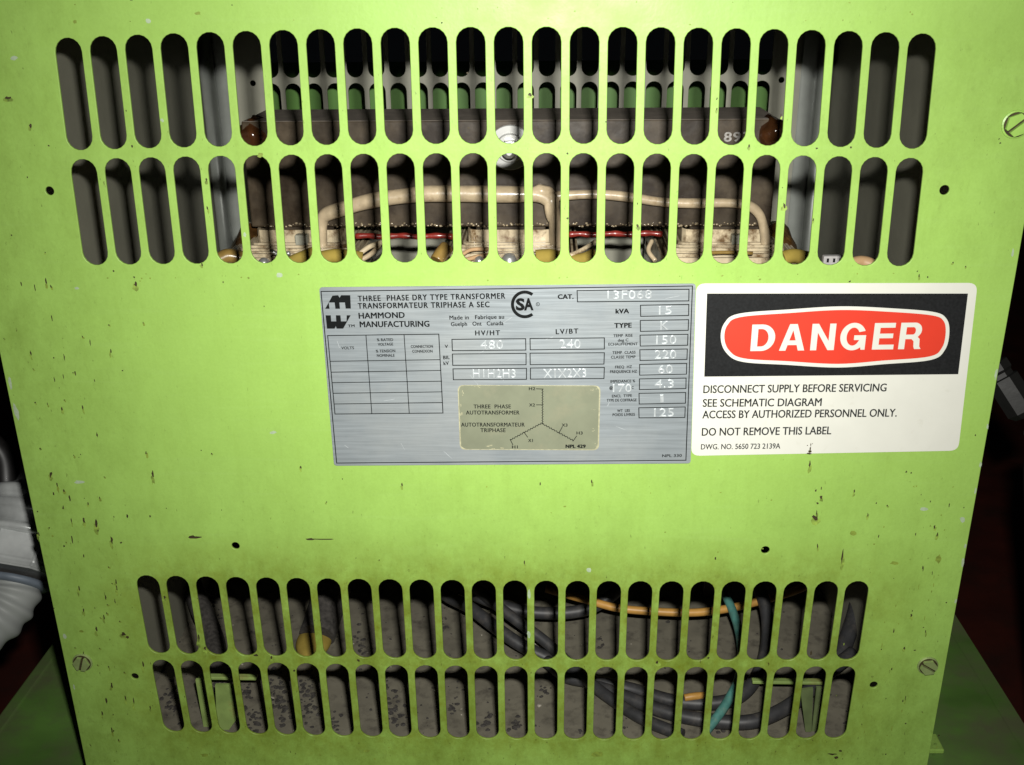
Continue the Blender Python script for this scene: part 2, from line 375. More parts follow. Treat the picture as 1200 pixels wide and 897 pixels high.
# dried runs, specks and chips on the paint: thin film of a second material
def blot(bm, p, rx, rz, mi, Y=-0.06, n=9, rag=0.45):
    ph = random.random()*6
    pts = []
    for k in range(n):
        t = 2*pi*k/n; q = 1-rag*random.random()
        pts.append((p.x+rx*cos(t)*q, Y-(0.03 if mi == 1 else 0.02 if mi == 3 else 0), p.z+rz*sin(t)*q))
    flat(bm, pts, mi)
def mark(px, py, w_, h_, mi, rag=0.45):
    p = onY(px, py); a = onY(px+1, py); b = onY(px, py+1); blot(pb, p, w_/2*(a-p).length, h_/2*(b-p).length, mi, -0.06-random.random()*0.03, rag=rag)
dark = [(159, 333, 5, 8), (157, 325, 3, 3), (133, 318, 3, 3), (179, 556, 3, 12), (60, 555, 4, 7), (103, 590, 2, 5), (176, 605, 3, 4), (59, 557, 2, 8), (98, 610, 4, 8), (113, 614, 5, 12), (131, 633, 4, 11), (75, 640, 3, 3),
        (142, 636, 3, 3), (145, 743, 9, 5), (149, 747, 5, 4), (136, 682, 2, 8), (137, 690, 2, 8), (93, 690, 2, 10), (98, 715, 2, 8), (122, 723, 2, 9), (113, 738, 3, 8), (168, 779, 3, 10), (131, 803, 3, 8),
        (147, 818, 2, 9), (157, 822, 2, 10), (176, 829, 2, 6), (120, 836, 2, 7), (228, 630, 24, 3), (226, 629, 12, 4), (373, 632, 42, 2), (364, 632, 16, 3), (955, 607, 9, 9), (957, 601, 2, 9), (958, 590, 4, 3), (956, 575, 3, 4), (962, 583, 4, 6),
        (987, 652, 2.5, 20), (1001, 576, 2, 8), (1017, 603, 2, 6), (1062, 553, 3, 3), (1068, 721, 3, 6), (1069, 716, 2, 3), (949, 544, 3, 11), (155, 172, 3, 4), (36, 148, 4, 6), (10, 115, 9, 5), (57, 171, 3, 3), (154, 0, 4, 3), (518, 27, 3, 3), (272, 6, 2, 2),
        (549, 150, 3, 3), (548, 86, 4, 3), (710, 143, 3, 3), (621, 111, 6, 5), (915, 136, 2, 5), (919, 241, 5, 8), (917, 220, 2, 2), (953, 258, 2, 5), (840, 128, 2, 5), (840, 116, 2, 4), (665, 180, 3, 4), (878, 171, 3, 6), (957, 174, 4, 3), (997, 173, 4, 3),
        (243, 244, 2, 7), (242, 211, 3, 5), (237, 310, 3, 5), (148, 130, 2, 3), (747, 239, 2, 4), (747, 265, 4, 6), (665, 256, 4, 4), (1075, 318, 2, 3), (1077, 323, 2, 6), (1087, 325, 2, 3), (996, 330, 4, 3), (983, 334, 4, 3), (1143, 510, 2, 3), (1172, 168, 3, 3), (1171, 163, 3, 2),
        (975, 884, 14, 3), (985, 880, 6, 4), (980, 888, 6, 4), (193, 700, 4, 5), (240, 760, 4, 6), (300, 768, 8, 4), (345, 786, 4, 4), (233, 748, 3, 12), (318, 771, 3, 6), (420, 774, 5, 4), (770, 776, 5, 5), (1060, 760, 3, 5), (1072, 762, 4, 2), (830, 771, 4, 3), (1100, 862, 3, 3), (958, 640, 2, 7)]
for d in dark:
    if d[3] > 4: mark(d[0]+random.uniform(-1, 1), d[1]+d[3]*.5, d[2]*1.5+1, d[3]*1.3, 4, 0.6)
for d in dark: mark(*d[:2], d[2], d[3], 1, 0.6)
for _ in range(150):
    u = random.random(); px = random.choice([random.gauss(70, 60), random.uniform(0, 1180), random.gauss(1080, 60)]); py = random.uniform(190, 890)
    if (55 < px < 1115 and py < 318) or (360 < px < 1160 and 325 < py < 550) or (150 < px < 1030 and 665 < py < 875) or px < -10 + max(0, (py-400)*.23): continue
    if px > 1185-(py-300)*0.18: continue
    h_ = random.choice([1.5, 2, 2.5, 5, 7]); w_ = random.uniform(1.2, 2.6)
    if random.random() < .5: mark(px+random.uniform(-1, 1), py+h_*.6, w_*1.8, h_*1.7, 4, 0.6)
    mark(px, py, w_, h_, 1)
for _ in range(55):
    py = random.uniform(330, 870); px = max(30, (py-400)*.23+18)+abs(random.gauss(0, 55))+4
    if px > 160 and py > 650: continue
    h_ = random.choice([2, 3, 5, 8, 11]); mark(px, py, random.uniform(1.2, 2.8), h_, 1, 0.6)
    if random.random() < .6: mark(px+1, py+h_*.5, random.uniform(2, 5), h_*random.uniform(1, 2), 2, 0.6)
for _ in range(40):
    py = random.uniform(560, 870); px = 1180-(py-300)*.18-abs(random.gauss(0, 45))-8
    mark(px, py, random.uniform(1.2, 2.4), random.choice([2, 3, 5, 8]), random.choice([1, 2, 2]), 0.6)
for _ in range(70):
    px = random.uniform(20, 1150); py = random.choice([random.uniform(0, 30), random.uniform(560, 660), random.uniform(872, 897), random.uniform(320, 330)])
    mark(px, py, random.uniform(1.5, 4), random.uniform(1.2, 3), 2)
for px, py, w_, h_ in ((95, 740, 8, 4), (88, 26, 6, 5), (305, 182, 8, 9), (1100, 655, 8, 14), (1055, 500, 5, 10), (1048, 660, 12, 5), (430, 880, 12, 5), (240, 885, 12, 5), (700, 884, 16, 8), (1000, 625, 12, 6), (232, 16, 9, 5)): mark(px, py, w_, h_, 2)
for d in ((93, 565, 15, 5), (174, 25, 10, 7), (16, 68, 12, 7), (190, 141, 6, 6), (327, 322, 10, 7), (90, 338, 8, 4), (320, 507, 9, 5), (1082, 597, 15, 6), (1128, 609, 9, 8), (1187, 297, 4, 14), (1167, 438, 3.5, 18), (1157, 500, 3.5, 10), (1149, 545, 3.5, 10), (1131, 640, 3.5, 8), (1128, 660, 3.5, 14),
          (1120, 705, 3, 8), (12, 450, 5, 20), (19, 482, 6, 24), (76, 746, 5, 7), (620, 744, 6, 10), (620, 697, 5, 14), (87, 805, 3, 8), (287, 275, 5, 7), (1143, 575, 3, 10), (690, 668, 6, 8)): mark(*d[:2], d[2], d[3], 3, 0.5)
bmesh.ops.triangulate(pb, faces=[f for f in pb.faces if len(f.verts) > 4])
obj('front_panel', pb, ['paint', 'grime_and_shade', 'stain', 'scratch', 'rust'], E)
# inside of the box
rb = sheet([(XL, ZT), (XL, ZB), (XR, ZB), (XR, ZT)], list(slot_rows((0,)))+[circ(-236, -2, 2.6), circ(236, -2, 2.6)], 1.6, 0.2)
for v in rb.verts: v.co = Vector((v.co.x, DEP-v.co.z, v.co.y))
obj('rear_panel', rb, 'rear', E)
for x in (XL, XR):
    bm = bmesh.new(); s = 1 if x < 0 else -1
    box(bm, (x+s*1.5, 1.8, ZB), (x+s*3.0, DEP-1, ZT), 0.3)
    obj('side_panel', bm, 'inner', E)
    bm = bmesh.new()
    xa = x+s*3.2
    tube(bm, [(xa+s*7, DEP-8, ZB+14), (xa+s*7, DEP-8, ZT-3)], 6.5, 20, 1)
    box(bm, (xa+s*7, DEP-4, ZB+14), (xa+s*26, DEP-1.2, ZT-3), 0.5)
    obj('corner_post', bm, 'post', E)
bm = bmesh.new(); box(bm, (XL-1, 0, ZT+0.5), (XR+1, DEP+1, ZT+2.5), 0.5); obj('top_cover', bm, 'paint', E)
ZP = -436.0
bm = bmesh.new(); box(bm, (XL+3.2, 2.2, ZP-2), (XR-3.2, DEP-1.2, ZP), 0); obj('floor_pan', bm, 'pan', E)
def screw(px, py, r, ang, m):
    p = onY(px, py); bm = bmesh.new()
    lathe(bm, (p.x, 0, p.z), (0, -1, 0), [(0, r*1.22), (0.7, r*1.2), (1.1, r*1.05)], 28)
    lathe(bm, (p.x, -1.0, p.z), (0, -1, 0), [(0, r*1.06), (0.5, r*1.06)], 24, 1)  # dark disc: shade of the driver slot and hex outline put into the colour
    hexa = [Vector((cos(pi/3*k+ang), sin(pi/3*k+ang))) for k in range(6)]
    d = Vector((cos(ang+0.35), sin(ang+0.35))); n = Vector((-d.y, d.x)); g = 0.14*r
    for sg in (1, -1):                       # two halves of the head, the driver slot between them
        pts = []
        for k in range(6):
            a, b = hexa[k]*r, hexa[(k+1) % 6]*r; da, db = a.dot(n)*sg-g, b.dot(n)*sg-g
            if da >= 0: pts.append(a)
            if da*db < 0: pts.append(a+(b-a)*(da/(da-db)))
        slab(bm, [(p.x+q.x, -3.4, p.z+q.y) for q in pts], 2.3)
    return obj('panel_screw', bm, [m, 'grime_and_shade'], E)
M['screw'] = mat('green_tinged_screw', (0.33, 0.42, 0.16), 0.35, metal=0.4, var=0.15, scale=200)
M['screw_painted'] = mat('overpainted_screw', (0.30, 0.50, 0.10), 0.4, var=0.15, scale=200)
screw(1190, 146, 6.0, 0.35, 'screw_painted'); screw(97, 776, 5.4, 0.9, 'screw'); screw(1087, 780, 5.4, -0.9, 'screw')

# nameplate ----------------------------------------------------------------
YN = -0.9
def q1(x, y): return (370+x/4.078, 330+y/4.078)
def q2(x, y): return (510+x/4.076, 330+y/4.076)
def q3(x, y): return (640+x/4.079, 330+y/4.077)
def q4(x, y): return (530+x/6.486, 440+y/6.486)
bm = bmesh.new(); c = [onY(*p, YN) for p in ((374, 337), (815.5, 332.6), (809.3, 543.3), (391.5, 546))]
slab(bm, rrect(*c, 2.0), 0.7)
for x0, y0, x1, y1 in ((551, 440, 560, 451), (600, 372, 589, 379), (583, 440, 590, 446), (610, 452, 600, 452), (470, 520, 474, 527), (520, 529, 530, 538), (404, 522, 408, 525), (722, 500, 733, 504), (715, 470, 712, 476), (640, 398, 648, 395), (780, 350, 796, 347), (450, 470, 462, 468), (560, 415, 572, 409), (395, 400, 398, 408)):
    strip(bm, (x0, y0), (x1, y1), 0.22, YN-0.015, 1)
npl = obj('nameplate', bm, ['alu', 'stamp'], E, label='aluminium rating plate of the transformer')
bm = bmesh.new(); YL = YN-0.04; YS = YN-0.30
rect(bm, [(376.2, 341.8), (811.5, 335.4), (803.8, 539.6), (394.5, 542.9)], 0.55, YL)
a, b = q1, q2
def w1(s, x0, y0, x1, y1, cap, hv=0.09, spc=1.05): write(bm, s, q1(x0, y0), q1(x1, y1), cap/4.078, YL, 0.0, spc, heavy=hv)
def w2(s, x0, y0, x1, y1, cap, hv=0.09, spc=1.05): write(bm, s, q2(x0, y0), q2(x1, y1), cap/4.078, YL, 0.0, spc, heavy=hv)
def w3(s, x0, y0, x1, y1, cap, hv=0.09, spc=1.05): write(bm, s, q3(x0, y0), q3(x1, y1), cap/4.078, YL, 0.0, spc, heavy=hv)
w1('THREE  PHASE DRY TYPE TRANSFORMER', 203, 95, 905, 82, 26, 0.15, 1.2)
w1('TRANSFORMATEUR TRIPHASE A SEC', 203, 130, 830, 123, 26, 0.15, 1.2)
w1('HAMMOND', 207, 178, 425, 174, 27, 0.17); w1('MANUFACTURING', 212, 219, 543, 216, 27, 0.17)
w1('Made in   Fabrique au', 640, 183, 900, 178, 19); w1('Guelph   Ont   Canada', 647, 214, 897, 209, 19)
w1('HV/HT', 763, 258, 880, 257, 23, 0.13, 1.3); w2('LV/BT', 577, 252, 683, 248, 23, 0.13, 1.3)
w1('TM', 155, 219, 186, 218, 12)
for pts in ([(45, 131), (80, 68), (107, 66), (114, 78), (121, 66), (165, 66), (168, 130), (143, 130), (139, 101), (113, 101), (116, 131), (94, 131), (90, 101), (62, 101), (66, 131)],
            [(47, 162), (72, 162), (74, 191), (98, 191), (96, 162), (118, 162), (121, 191), (147, 191), (148, 162), (167, 162), (131, 226), (100, 226), (96, 214), (90, 226), (54, 226)]):
    P_ = [onY(*q1(*p), YL) for p in pts]
    vs = [bm.verts.new(p) for p in P_]; f = bm.faces.new(vs); f.normal_update()
    if f.normal.y > 0: f.normal_flip()
    bmesh.ops.triangulate(bm, faces=[f])
# rating table
rect(bm, [q1(57, 259), q1(588, 252), q1(608, 629), q1(92, 634)], 0.52, YL)
for p, q in (((240, 258), (268, 632)), ((422, 254), (447, 631)), ((68, 382), (593, 374)), ((75, 434), (598, 426)), ((78, 484), (602, 477)), ((83, 535), (604, 528)), ((88, 586), (606, 579))): strip(bm, q1(*p), q1(*q), 0.46, YL-0.008)
for s, x0, y0, x1, y1 in (('VOLTS', 123, 325, 183, 324), ('% RATED', 293, 286, 370, 285), ('VOLTAGE', 298, 308, 370, 306), ('% TENSION', 288, 340, 380, 338), ('NOMINALE', 293, 361, 377, 360), ('CONNECTION', 455, 318, 560, 317), ('CONNEXION', 462, 341, 558, 340)): w1(s, x0, y0, x1, y1, 13, 0.07)
w1('V', 617, 318, 632, 318, 15); w1('BIL', 610, 372, 640, 371, 16); w1('kV', 612, 400, 637, 398, 16)
for cc in ([(80, 277), (432, 274), (433, 328), (82, 331)], [(82, 347), (434, 344), (434, 398), (84, 401)], [(85, 418), (436, 415), (436, 468), (87, 470)], [(453, 273), (808, 270), (808, 323), (454, 327)], [(453, 343), (808, 341), (806, 395), (454, 398)], [(455, 414), (808, 411), (806, 464), (455, 467)]): rect(bm, [q2(*p) for p in cc], 0.52, YL)
R3 = [[(148, 44), (683, 38), (682, 93), (150, 98)], [(451, 114), (682, 110), (681, 163), (452, 167)], [(450, 187), (681, 183), (679, 234), (451, 239)], [(449, 257), (678, 253), (676, 305), (450, 309)], [(448, 327), (675, 323), (673, 373), (449, 378)],
      [(447, 397), (672, 392), (671, 443), (447, 448)], [(446, 466), (669, 462), (668, 512), (446, 517)], [(444, 535), (667, 531), (666, 582), (445, 586)], [(443, 604), (665, 600), (663, 650), (444, 652)]]
for cc in R3: rect(bm, [q3(*p) for p in cc], 0.52, YL)
w3('CAT.', 57, 84, 130, 83, 21, 0.2); w3('kVA', 333, 153, 395, 152, 21, 0.2); w3('TYPE', 327, 222, 408, 220, 22, 0.2)
for s, x0, y0, x1, y1 in (('TEMP  RISE', 322, 266, 413, 264), ('deg C', 343, 288, 393, 286), ('ECHAUFFEMENT', 298, 307, 437, 305), ('TEMP  CLASS', 317, 347, 427, 345), ('CLASSE TEMP', 310, 369, 427, 367), ('FREQ  HZ', 330, 416, 410, 414), ('FREQUENCE HZ', 306, 438, 434, 436),
                          ('IMPEDANCE %', 308, 485, 425, 482), ('ENCL  TYPE', 315, 555, 410, 552), ('TYPE DE COFFRAGE', 290, 575, 432, 573), ('WT  LBS', 340, 625, 400, 623), ('POIDS LIVRES', 318, 644, 424, 642), ('NPL 330', 555, 840, 648, 838)): w3(s, x0, y0, x1, y1, 13, 0.07)
w3('@', 303, 515, 318, 515, 14); w3('C', 408, 513, 418, 513, 12)
# certification mark: an open ring with the letters S A inside
def ringpart(cx, cy, r0, r1, t0, t1, n=40):
    for k in range(n):
        a0, a1 = t0+(t1-t0)*k/n, t0+(t1-t0)*(k+1)/n
        flat(bm, [onY(cx+r*cos(t)*fx, cy-r*sin(t), YL) for r, t, fx in ((r0, a0, 1), (r1, a0, 1), (r1, a1, 1), (r0, a1, 1))])
ccx, ccy = q2(428, 110)
ringpart(ccx, ccy, 12.6, 16.3, radians(52), radians(308))
write(bm, 'S', q2(385, 136), q2(428, 136), 52/4.076, YL-0.004, 0.045); write(bm, 'A', q2(424, 136), q2(470, 135), 52/4.076, YL-0.004, 0.045)
rx, ry = q2(490, 109); ringpart(rx, ry, 1.7, 2.3, 0, 2*pi, 20); write(bm, 'R', q2(486, 113), q2(494, 113), 2.1, YL, 0.0)
obj('printed_lettering', bm, 'ink', npl)
bm = bmesh.new()
def st(q, s, x0, y0, x1, y1, cap): write(bm, s, q(x0, y0), q(x1, y1), cap/4.078, YN-0.02, -0.012, 1.05, 0, 0.05, 0.02)
st(q2, '480', 215, 323, 325, 322, 40); st(q2, '240', 592, 320, 695, 318, 40); st(q2, 'H1H2H3', 180, 459, 385, 459, 38); st(q2, 'X1X2X3', 517, 460, 722, 457, 40)
st(q3, '13F068', 292, 85, 505, 81, 40); st(q3, '15', 538, 158, 600, 156, 38); st(q3, 'K', 545, 230, 585, 229, 40); st(q3, '150', 525, 300, 622, 298, 40); st(q3, '220', 518, 370, 622, 368, 40)
st(q3, '60', 535, 440, 605, 438, 40); st(q3, '4.3', 518, 509, 610, 507, 38); st(q3, '1', 545, 578, 562, 577, 36); st(q3, '125', 515, 646, 610, 644, 38); st(q3, '170', 318, 528, 408, 527, 36)
obj('stamped_lettering', bm, 'stamp', npl)
# sticker with the winding diagram
bm = bmesh.new(); cs = [onY(*q4(*p), YN-0.02) for p in ((40, 74), (1127, 78), (1115, 570), (58, 566))]
slab(bm, rrect(*cs, 3.6), 0.05, 0)
inn = rrect(*cs, 3.6); ctr = sum(inn, Vector())/len(inn)
inn2 = [p+(ctr-p).normalized()*random.uniform(0.5, 1.2) for p in inn]
for i in range(len(inn)):
    j = (i+1) % len(inn); flat(bm, [inn[i]-Vector((0, .02, 0)), inn[j]-Vector((0, .02, 0)), inn2[j]-Vector((0, .02, 0)), inn2[i]-Vector((0, .02, 0))], 1)
for x, y, w_, h_ in ((80, 130, 30, 60), (70, 250, 26, 120), (190, 80, 50, 16), (330, 545, 130, 45), (1085, 105, 70, 18), (1070, 255, 30, 10), (1070, 405, 26, 30), (1100, 520, 30, 40), (60, 380, 16, 100)):
    for _ in range(4):
        p = onY(*q4(x+random.uniform(-w_, w_)*.5, y+random.uniform(-h_, h_)*.5), 0); blot(bm, p, w_/6.5*.45*.16, h_/6.5*.45*.16, 1, YN-0.045-random.random()*.01)
obj('diagram_sticker', bm, ['sticker', 'sticker_edge'], npl)
bm = bmesh.new(); YT = YN-0.09
def w4(s, x0, y0, x1, y1, cap): write(bm, s, q4(x0, y0), q4(x1, y1), cap/6.486, YT, 0.0, 1.08, heavy=0.08)
w4('THREE  PHASE', 163, 252, 445, 252, 29); w4('AUTOTRANSFORMER', 105, 298, 510, 298, 29); w4('AUTOTRANSFORMATEUR', 68, 390, 550, 390, 29); w4('TRIPHASE', 215, 432, 405, 432, 29)
for s, x0, y0, x1 in (('H2', 583, 113, 630), ('X2', 585, 237, 628), ('X1', 578, 507, 612), ('H1', 455, 556, 497), ('X3', 833, 390, 875), ('H3', 945, 450, 990)): w4(s, x0, y0, x1, y0, 22)
write(bm, 'NPL 429', q4(863, 552), q4(1012, 552), 24/6.486, YT, 0.0, 1.08, heavy=0.2)
def jag(p, q, n, amp):
    p, q = Vector(p), Vector(q); d = (q-p)/n; nn = Vector((-d.y, d.x)).normalized()*amp; prev = p
    for k in range(n):
        mid = p+d*(k+.5)+nn; end = p+d*(k+1); strip(bm, q4(*prev), q4(*mid), 0.42, YT); strip(bm, q4(*mid), q4(*end), 0.42, YT-.004); prev = end
jag((690, 105), (690, 372), 14, 8); jag((675, 362), (440, 488), 12, -8); jag((680, 370), (918, 500), 12, -8)
for p, q in (((640, 103), (690, 105)), ((640, 225), (690, 225)), ((440, 488), (460, 528)), ((545, 432), (572, 470)), ((810, 440), (835, 395)), ((918, 500), (945, 462))): strip(bm, q4(*p), q4(*q), 0.42, YT-.008)
obj('diagram_lettering', bm, 'ink', npl)
for x, y in ((382, 341), (806, 538)): pass

# danger label -----------------------------------------------------------
YD = -0.30
def q6(x, y): return (800+x/2.8025, 320+y/2.8025)
bm = bmesh.new(); slab(bm, rrect(*[onY(*q6(*p), YD) for p in ((45, 35), (969, 33), (905, 584), (28, 601))], 5.0), 0.2)
# dirt run over its lower edge
for x, y, w_, h_ in ((949.5, 526, 2.2, 9), (949, 529, 7, 4), (948, 531.5, 10, 2.5), (950, 521, 1.5, 5), (946, 522, 2, 1.5), (952, 520, 1.5, 1.5)):
    p = onY(x, y); blot(bm, p, w_*.22, h_*.25, 1, YD-0.03-random.random()*.01)
dl = obj('danger_label', bm, ['white', 'grime_and_shade'], E, label='white danger label with a red lozenge on a black field')
bm = bmesh.new(); flat(bm, [onY(*q6(*p), YD-.03) for p in ((80, 68), (937, 68), (905, 333), (71, 341))]); obj('black_field', bm, 'vblack', dl)
shape = [(125, 215), (137, 165), (185, 134), (350, 120), (520, 110), (680, 116), (822, 128), (866, 150), (876, 195), (862, 252), (815, 286), (660, 300), (510, 311), (340, 302), (195, 292), (143, 262)]
def closed(pts, n=6):
    m_ = len(pts); out = []
    for i in range(m_):
        a, b, c, d = [Vector((*pts[(i+k-1) % m_], 0)) for k in range(4)]
        for k in range(n):
            t = k/n; out.append(0.5*((2*b)+(c-a)*t+(2*a-5*b+4*c-d)*t*t+(3*b-a-3*c+d)*t**3))
    return [(v.x, v.y) for v in out]
cv = closed(shape); inner = []
for i, (x, y) in enumerate(cv):
    d = Vector((cv[(i+1) % len(cv)][0]-cv[i-1][0], cv[(i+1) % len(cv)][1]-cv[i-1][1])).normalized(); inner.append((x-d.y*12, y+d.x*12))
bm = bmesh.new(); flat(bm, [onY(*q6(*p), YD-.06) for p in cv]); obj('white_lozenge', bm, 'white', dl)
bm = bmesh.new(); flat(bm, [onY(*q6(*p), YD-.09) for p in inner]); obj('red_lozenge', bm, 'vred', dl)
def arc(cx, cy, rx, ry, a0, a1, n=16): return [(cx+rx*cos(radians(a0+(a1-a0)*k/n)), cy+ry*sin(radians(a0+(a1-a0)*k/n))) for k in range(n+1)]
GOTHIC = {'D': ([(0, 0), (.44, 0)]+arc(.44, .5, .56, .5, -88, 88)+[(.44, 1), (0, 1)], [[(.27, .17), (.42, .17)]+arc(.42, .5, .30, .33, -85, 85)+[(.42, .83), (.27, .83)]]),
          'A': ([(0, 0), (.35, 1), (.65, 1), (1, 0), (.745, 0), (.68, .21), (.32, .21), (.255, 0)], [[(.375, .385), (.625, .385), (.5, .77)]]),
          'N': ([(0, 0), (0, 1), (.27, 1), (.74, .35), (.74, 1), (1, 1), (1, 0), (.735, 0), (.26, .67), (.26, 0)], []),
          'G': (arc(.5, .5, .5, .52, 24, 302, 34)+[(.82, .10), (.84, 0), (1, 0), (1, .55), (.54, .55), (.54, .37), (.75, .37)]+arc(.5, .5, .255, .34, 318, 30, 26), []),
          'E': ([(0, 0), (0, 1), (.98, 1), (.98, .82), (.29, .82), (.29, .60), (.92, .60), (.92, .425), (.29, .425), (.29, .18), (1, .18), (1, 0)], []),
          'R': ([(0, 0), (0, 1), (.62, 1)]+arc(.62, .715, .33, .285, 88, -40, 12)+[(.80, .46), (.90, .38), (.925, .10), (1, 0), (.71, 0), (.665, .10), (.645, .30), (.54, .38), (.27, .38), (.27, 0)], [[(.27, .55), (.56, .55)]+arc(.57, .69, .115, .14, -85, 85, 8)+[(.56, .83), (.27, .83)]])}
bm = bmesh.new()
for s, x0, x1 in (('D', 222, 300), ('A', 316, 399), ('N', 418, 496), ('G', 513, 597), ('E', 621, 691), ('R', 707, 781)):
    A_ = onY(*q6(x0, 257-(x0-222)*7/558), YD-.12); B_ = onY(*q6(x1, 257-(x1-222)*7/558), YD-.12); H_ = onY(*q6(x0, 257-(x0-222)*7/558-87), YD-.12)
    wd, ht = (B_-A_).length, H_.z-A_.z; dr = (B_-A_).normalized(); o_, hs = GOTHIC[s]
    lb = sheet([(x*wd, y*ht) for x, y in o_], [[(x*wd, y*ht) for x, y in h] for h in hs], 0.03, 0.0)
    base_i = len(bm.verts); nv = [bm.verts.new(A_+dr*v.co.x+Vector((0, -v.co.z, v.co.y))) for v in lb.verts]
    for f in lb.faces: bm.faces.new([nv[v.index] for v in f.verts])
    lb.free()
obj('danger_lettering', bm, 'white', dl)
bm = bmesh.new()
for s, x0, y0, x1, y1, cap in (('DISCONNECT SUPPLY BEFORE SERVICING', 68, 395, 668, 389, 25), ('SEE SCHEMATIC DIAGRAM', 66, 440, 455, 437, 25), ('ACCESS BY AUTHORIZED PERSONNEL ONLY.', 65, 478, 702, 472, 25), ('DO NOT REMOVE THIS LABEL', 63, 535, 487, 530, 25), ('DWG. NO. 5650 723 2139A', 60, 580, 320, 577, 17)):
    write(bm, s, q6(x0, y0), q6(x1, y1), cap/2.8025, YD-.04, 0.0, heavy=0.13 if cap > 20 else 0.08)
obj('instruction_lettering', bm, 'ink_grey', dl)

# bent green brackets welded to the pan behind the lower slots ----------------
def bracket(bar0, bar1, leg, face, left):
    bm = bmesh.new()
    a = onZ(*bar0, ZP+26); b = onZ(*bar1, ZP+26); box(bm, (a.x, a.y, ZP+24.4), (b.x, a.y+5, ZP+27), 0.6)
    br = obj('mounting_bracket', bm, 'bracket', E)
    ly = onZ(*leg, ZP+2).y; bm = bmesh.new()
    slab(bm, [onY(*p, ly+3) for p in ([(229, 797), (238, 797), (250, 855), (239, 855)] if left else [(957, 806), (963, 806), (956, 861), (951, 861)])], 2.0); obj('bracket_post', bm, 'bracket' if left else 'bracket_dull', br)
    bm = bmesh.new(); slab(bm, [onY(*p, ly) for p in face], 2.0); obj('bracket_plate', bm, 'bracket' if left else 'bracket_dull', br)
bracket((232, 795), (300, 796), (268, 853), [(252, 803), (277, 803), (278, 842), (268, 856), (258, 856), (254, 840)], True)
bracket((882, 800), (964, 801), (950, 858), [(938, 809), (953, 807), (951, 858), (944, 858)], False)

# ------------------------------------------------------------------ the transformer inside
FY = 205.0
def pt(x, y, Y=FY): return onY(x, y, Y)
zt = pt(600, 141).z; zb = pt(600, 266).z; xl = pt(284, 160).x; xr = pt(912, 160).x
yb = onZ(600, 127, zt).y
xm = (pt(350, 280).x + pt(850, 280).x)/2; sp = (pt(850, 280).x - pt(350, 280).x)/2
YC = (FY+yb)/2
T = thing('transformer', 'dark varnished three coil transformer with an iron core behind the upper slots', 'transformer', (xm, YC, ZP))
bm = bmesh.new(); box(bm, (xl, FY, zb), (xr, yb, zt), 1.2); 
bm.normal_update()
for f in bm.faces:
    if f.normal.z > 0.9: f.material_index = 1  # upward faces paler: grazing light on the yoke put into the colour
core = obj('core_yoke', bm, ['iron', 'iron_lit_top'], T)
bm = bmesh.new()
for k in range(-1, 2): box(bm, (xm+k*sp-26, FY+6, ZP+86), (xm+k*sp+26, yb-6, zb+1), 1)
box(bm, (xl, FY+4, ZP+56), (xr, yb-4, ZP+87), 1)
obj('core_legs', bm, 'iron', T)
for x in (xl+12, xr-12):
    bm = bmesh.new(); box(bm, (x-11, yb-22, ZP+0.3), (x+11, yb-6, ZP+57), 1); obj('foot', bm, 'iron', T)
bm = bmesh.new(); write(bm, '893', (848, 166), (878, 165.5), 10.5, FY-0.15, 0.02, 1.1); obj('chalk_number', bm, 'chalk', core)
# domed brown resin lumps at the yoke's ends
def lump(px, py, Y, rx, ry, rz, m, parent, name):
    bm = bmesh.new(); c = onY(px, py, Y); bmesh.ops.create_icosphere(bm, subdivisions=3, radius=1)
    for v in bm.verts:
        n = 1+0.07*sin(7*v.co.x+3*v.co.z)+0.06*sin(9*v.co.y+5*v.co.z+1)
        v.co = c+Vector((v.co.x*rx, v.co.y*ry, v.co.z*rz))*n
    return obj(name, bm, m, parent, True)
lump(302, 160, FY+14, 14, 22, 14, 'resin', T, 'resin_lump'); lump(903, 156, FY+8, 11, 18, 12, 'resin', T, 'resin_lump')
# clamping bolt
bc = pt(598, 173); bm = bmesh.new()
lathe(bm, bc, (0, -1, 0), [(-1, 16), (1.6, 16), (2.0, 15.5)], 40)
lathe(bm, bc+Vector((0, -2, 0)), (0, -1, 0), [(0, 10.5), (1.5, 10.3), (1.9, 9.5)], 36)
bolt = obj('washer', bm, 'zinc', T)
bm = bmesh.new(); lathe(bm, bc+Vector((0, -3.5, 0)), (0, -1, 0), [(0, 7.2), (5.5, 7.2), (6.2, 6.4)], 6)
lathe(bm, bc+Vector((0, -8, 0)), (0, -1, 0), [(0, 5.2), (12, 5.2), (15, 4.2), (16.5, 2)], 24); obj('bolt', bm, 'steel', bolt, False)
# coils: a domed winding with cream paper collars round each leg
def ring_pts(cx, cy, a, b, r, n=7):
    out = []
    for sx, sy, t0 in ((1, 1, 0), (-1, 1, pi/2), (-1, -1, pi), (1, -1, 1.5*pi)):
        for k in range(n+1): t = t0+pi/2*k/n; out.append((cx+sx*(a-r)+r*cos(t), cy+sy*(b-r)+r*sin(t)))
    return out
def loft(bm, cx, cy, prof, mi=0, wob=0.0):
    rings = []
    for a, b, r, z in prof:
        rings.append([bm.verts.new((x+wob*sin(z*.9+i), y+wob*cos(z*.7+i*1.7), z)) for i, (x, y) in enumerate(ring_pts(cx, cy, a, b, r))])
    for i in range(len(rings)-1):
        n = len(rings[i])
        for k in range(n):
            f = bm.faces.new((rings[i][k], rings[i][(k+1) % n], rings[i+1][(k+1) % n], rings[i+1][k])); f.material_index = mi; f.smooth = True
    bmesh.ops.recalc_face_normals(bm, faces=bm.faces[:])
hb = YC-FY
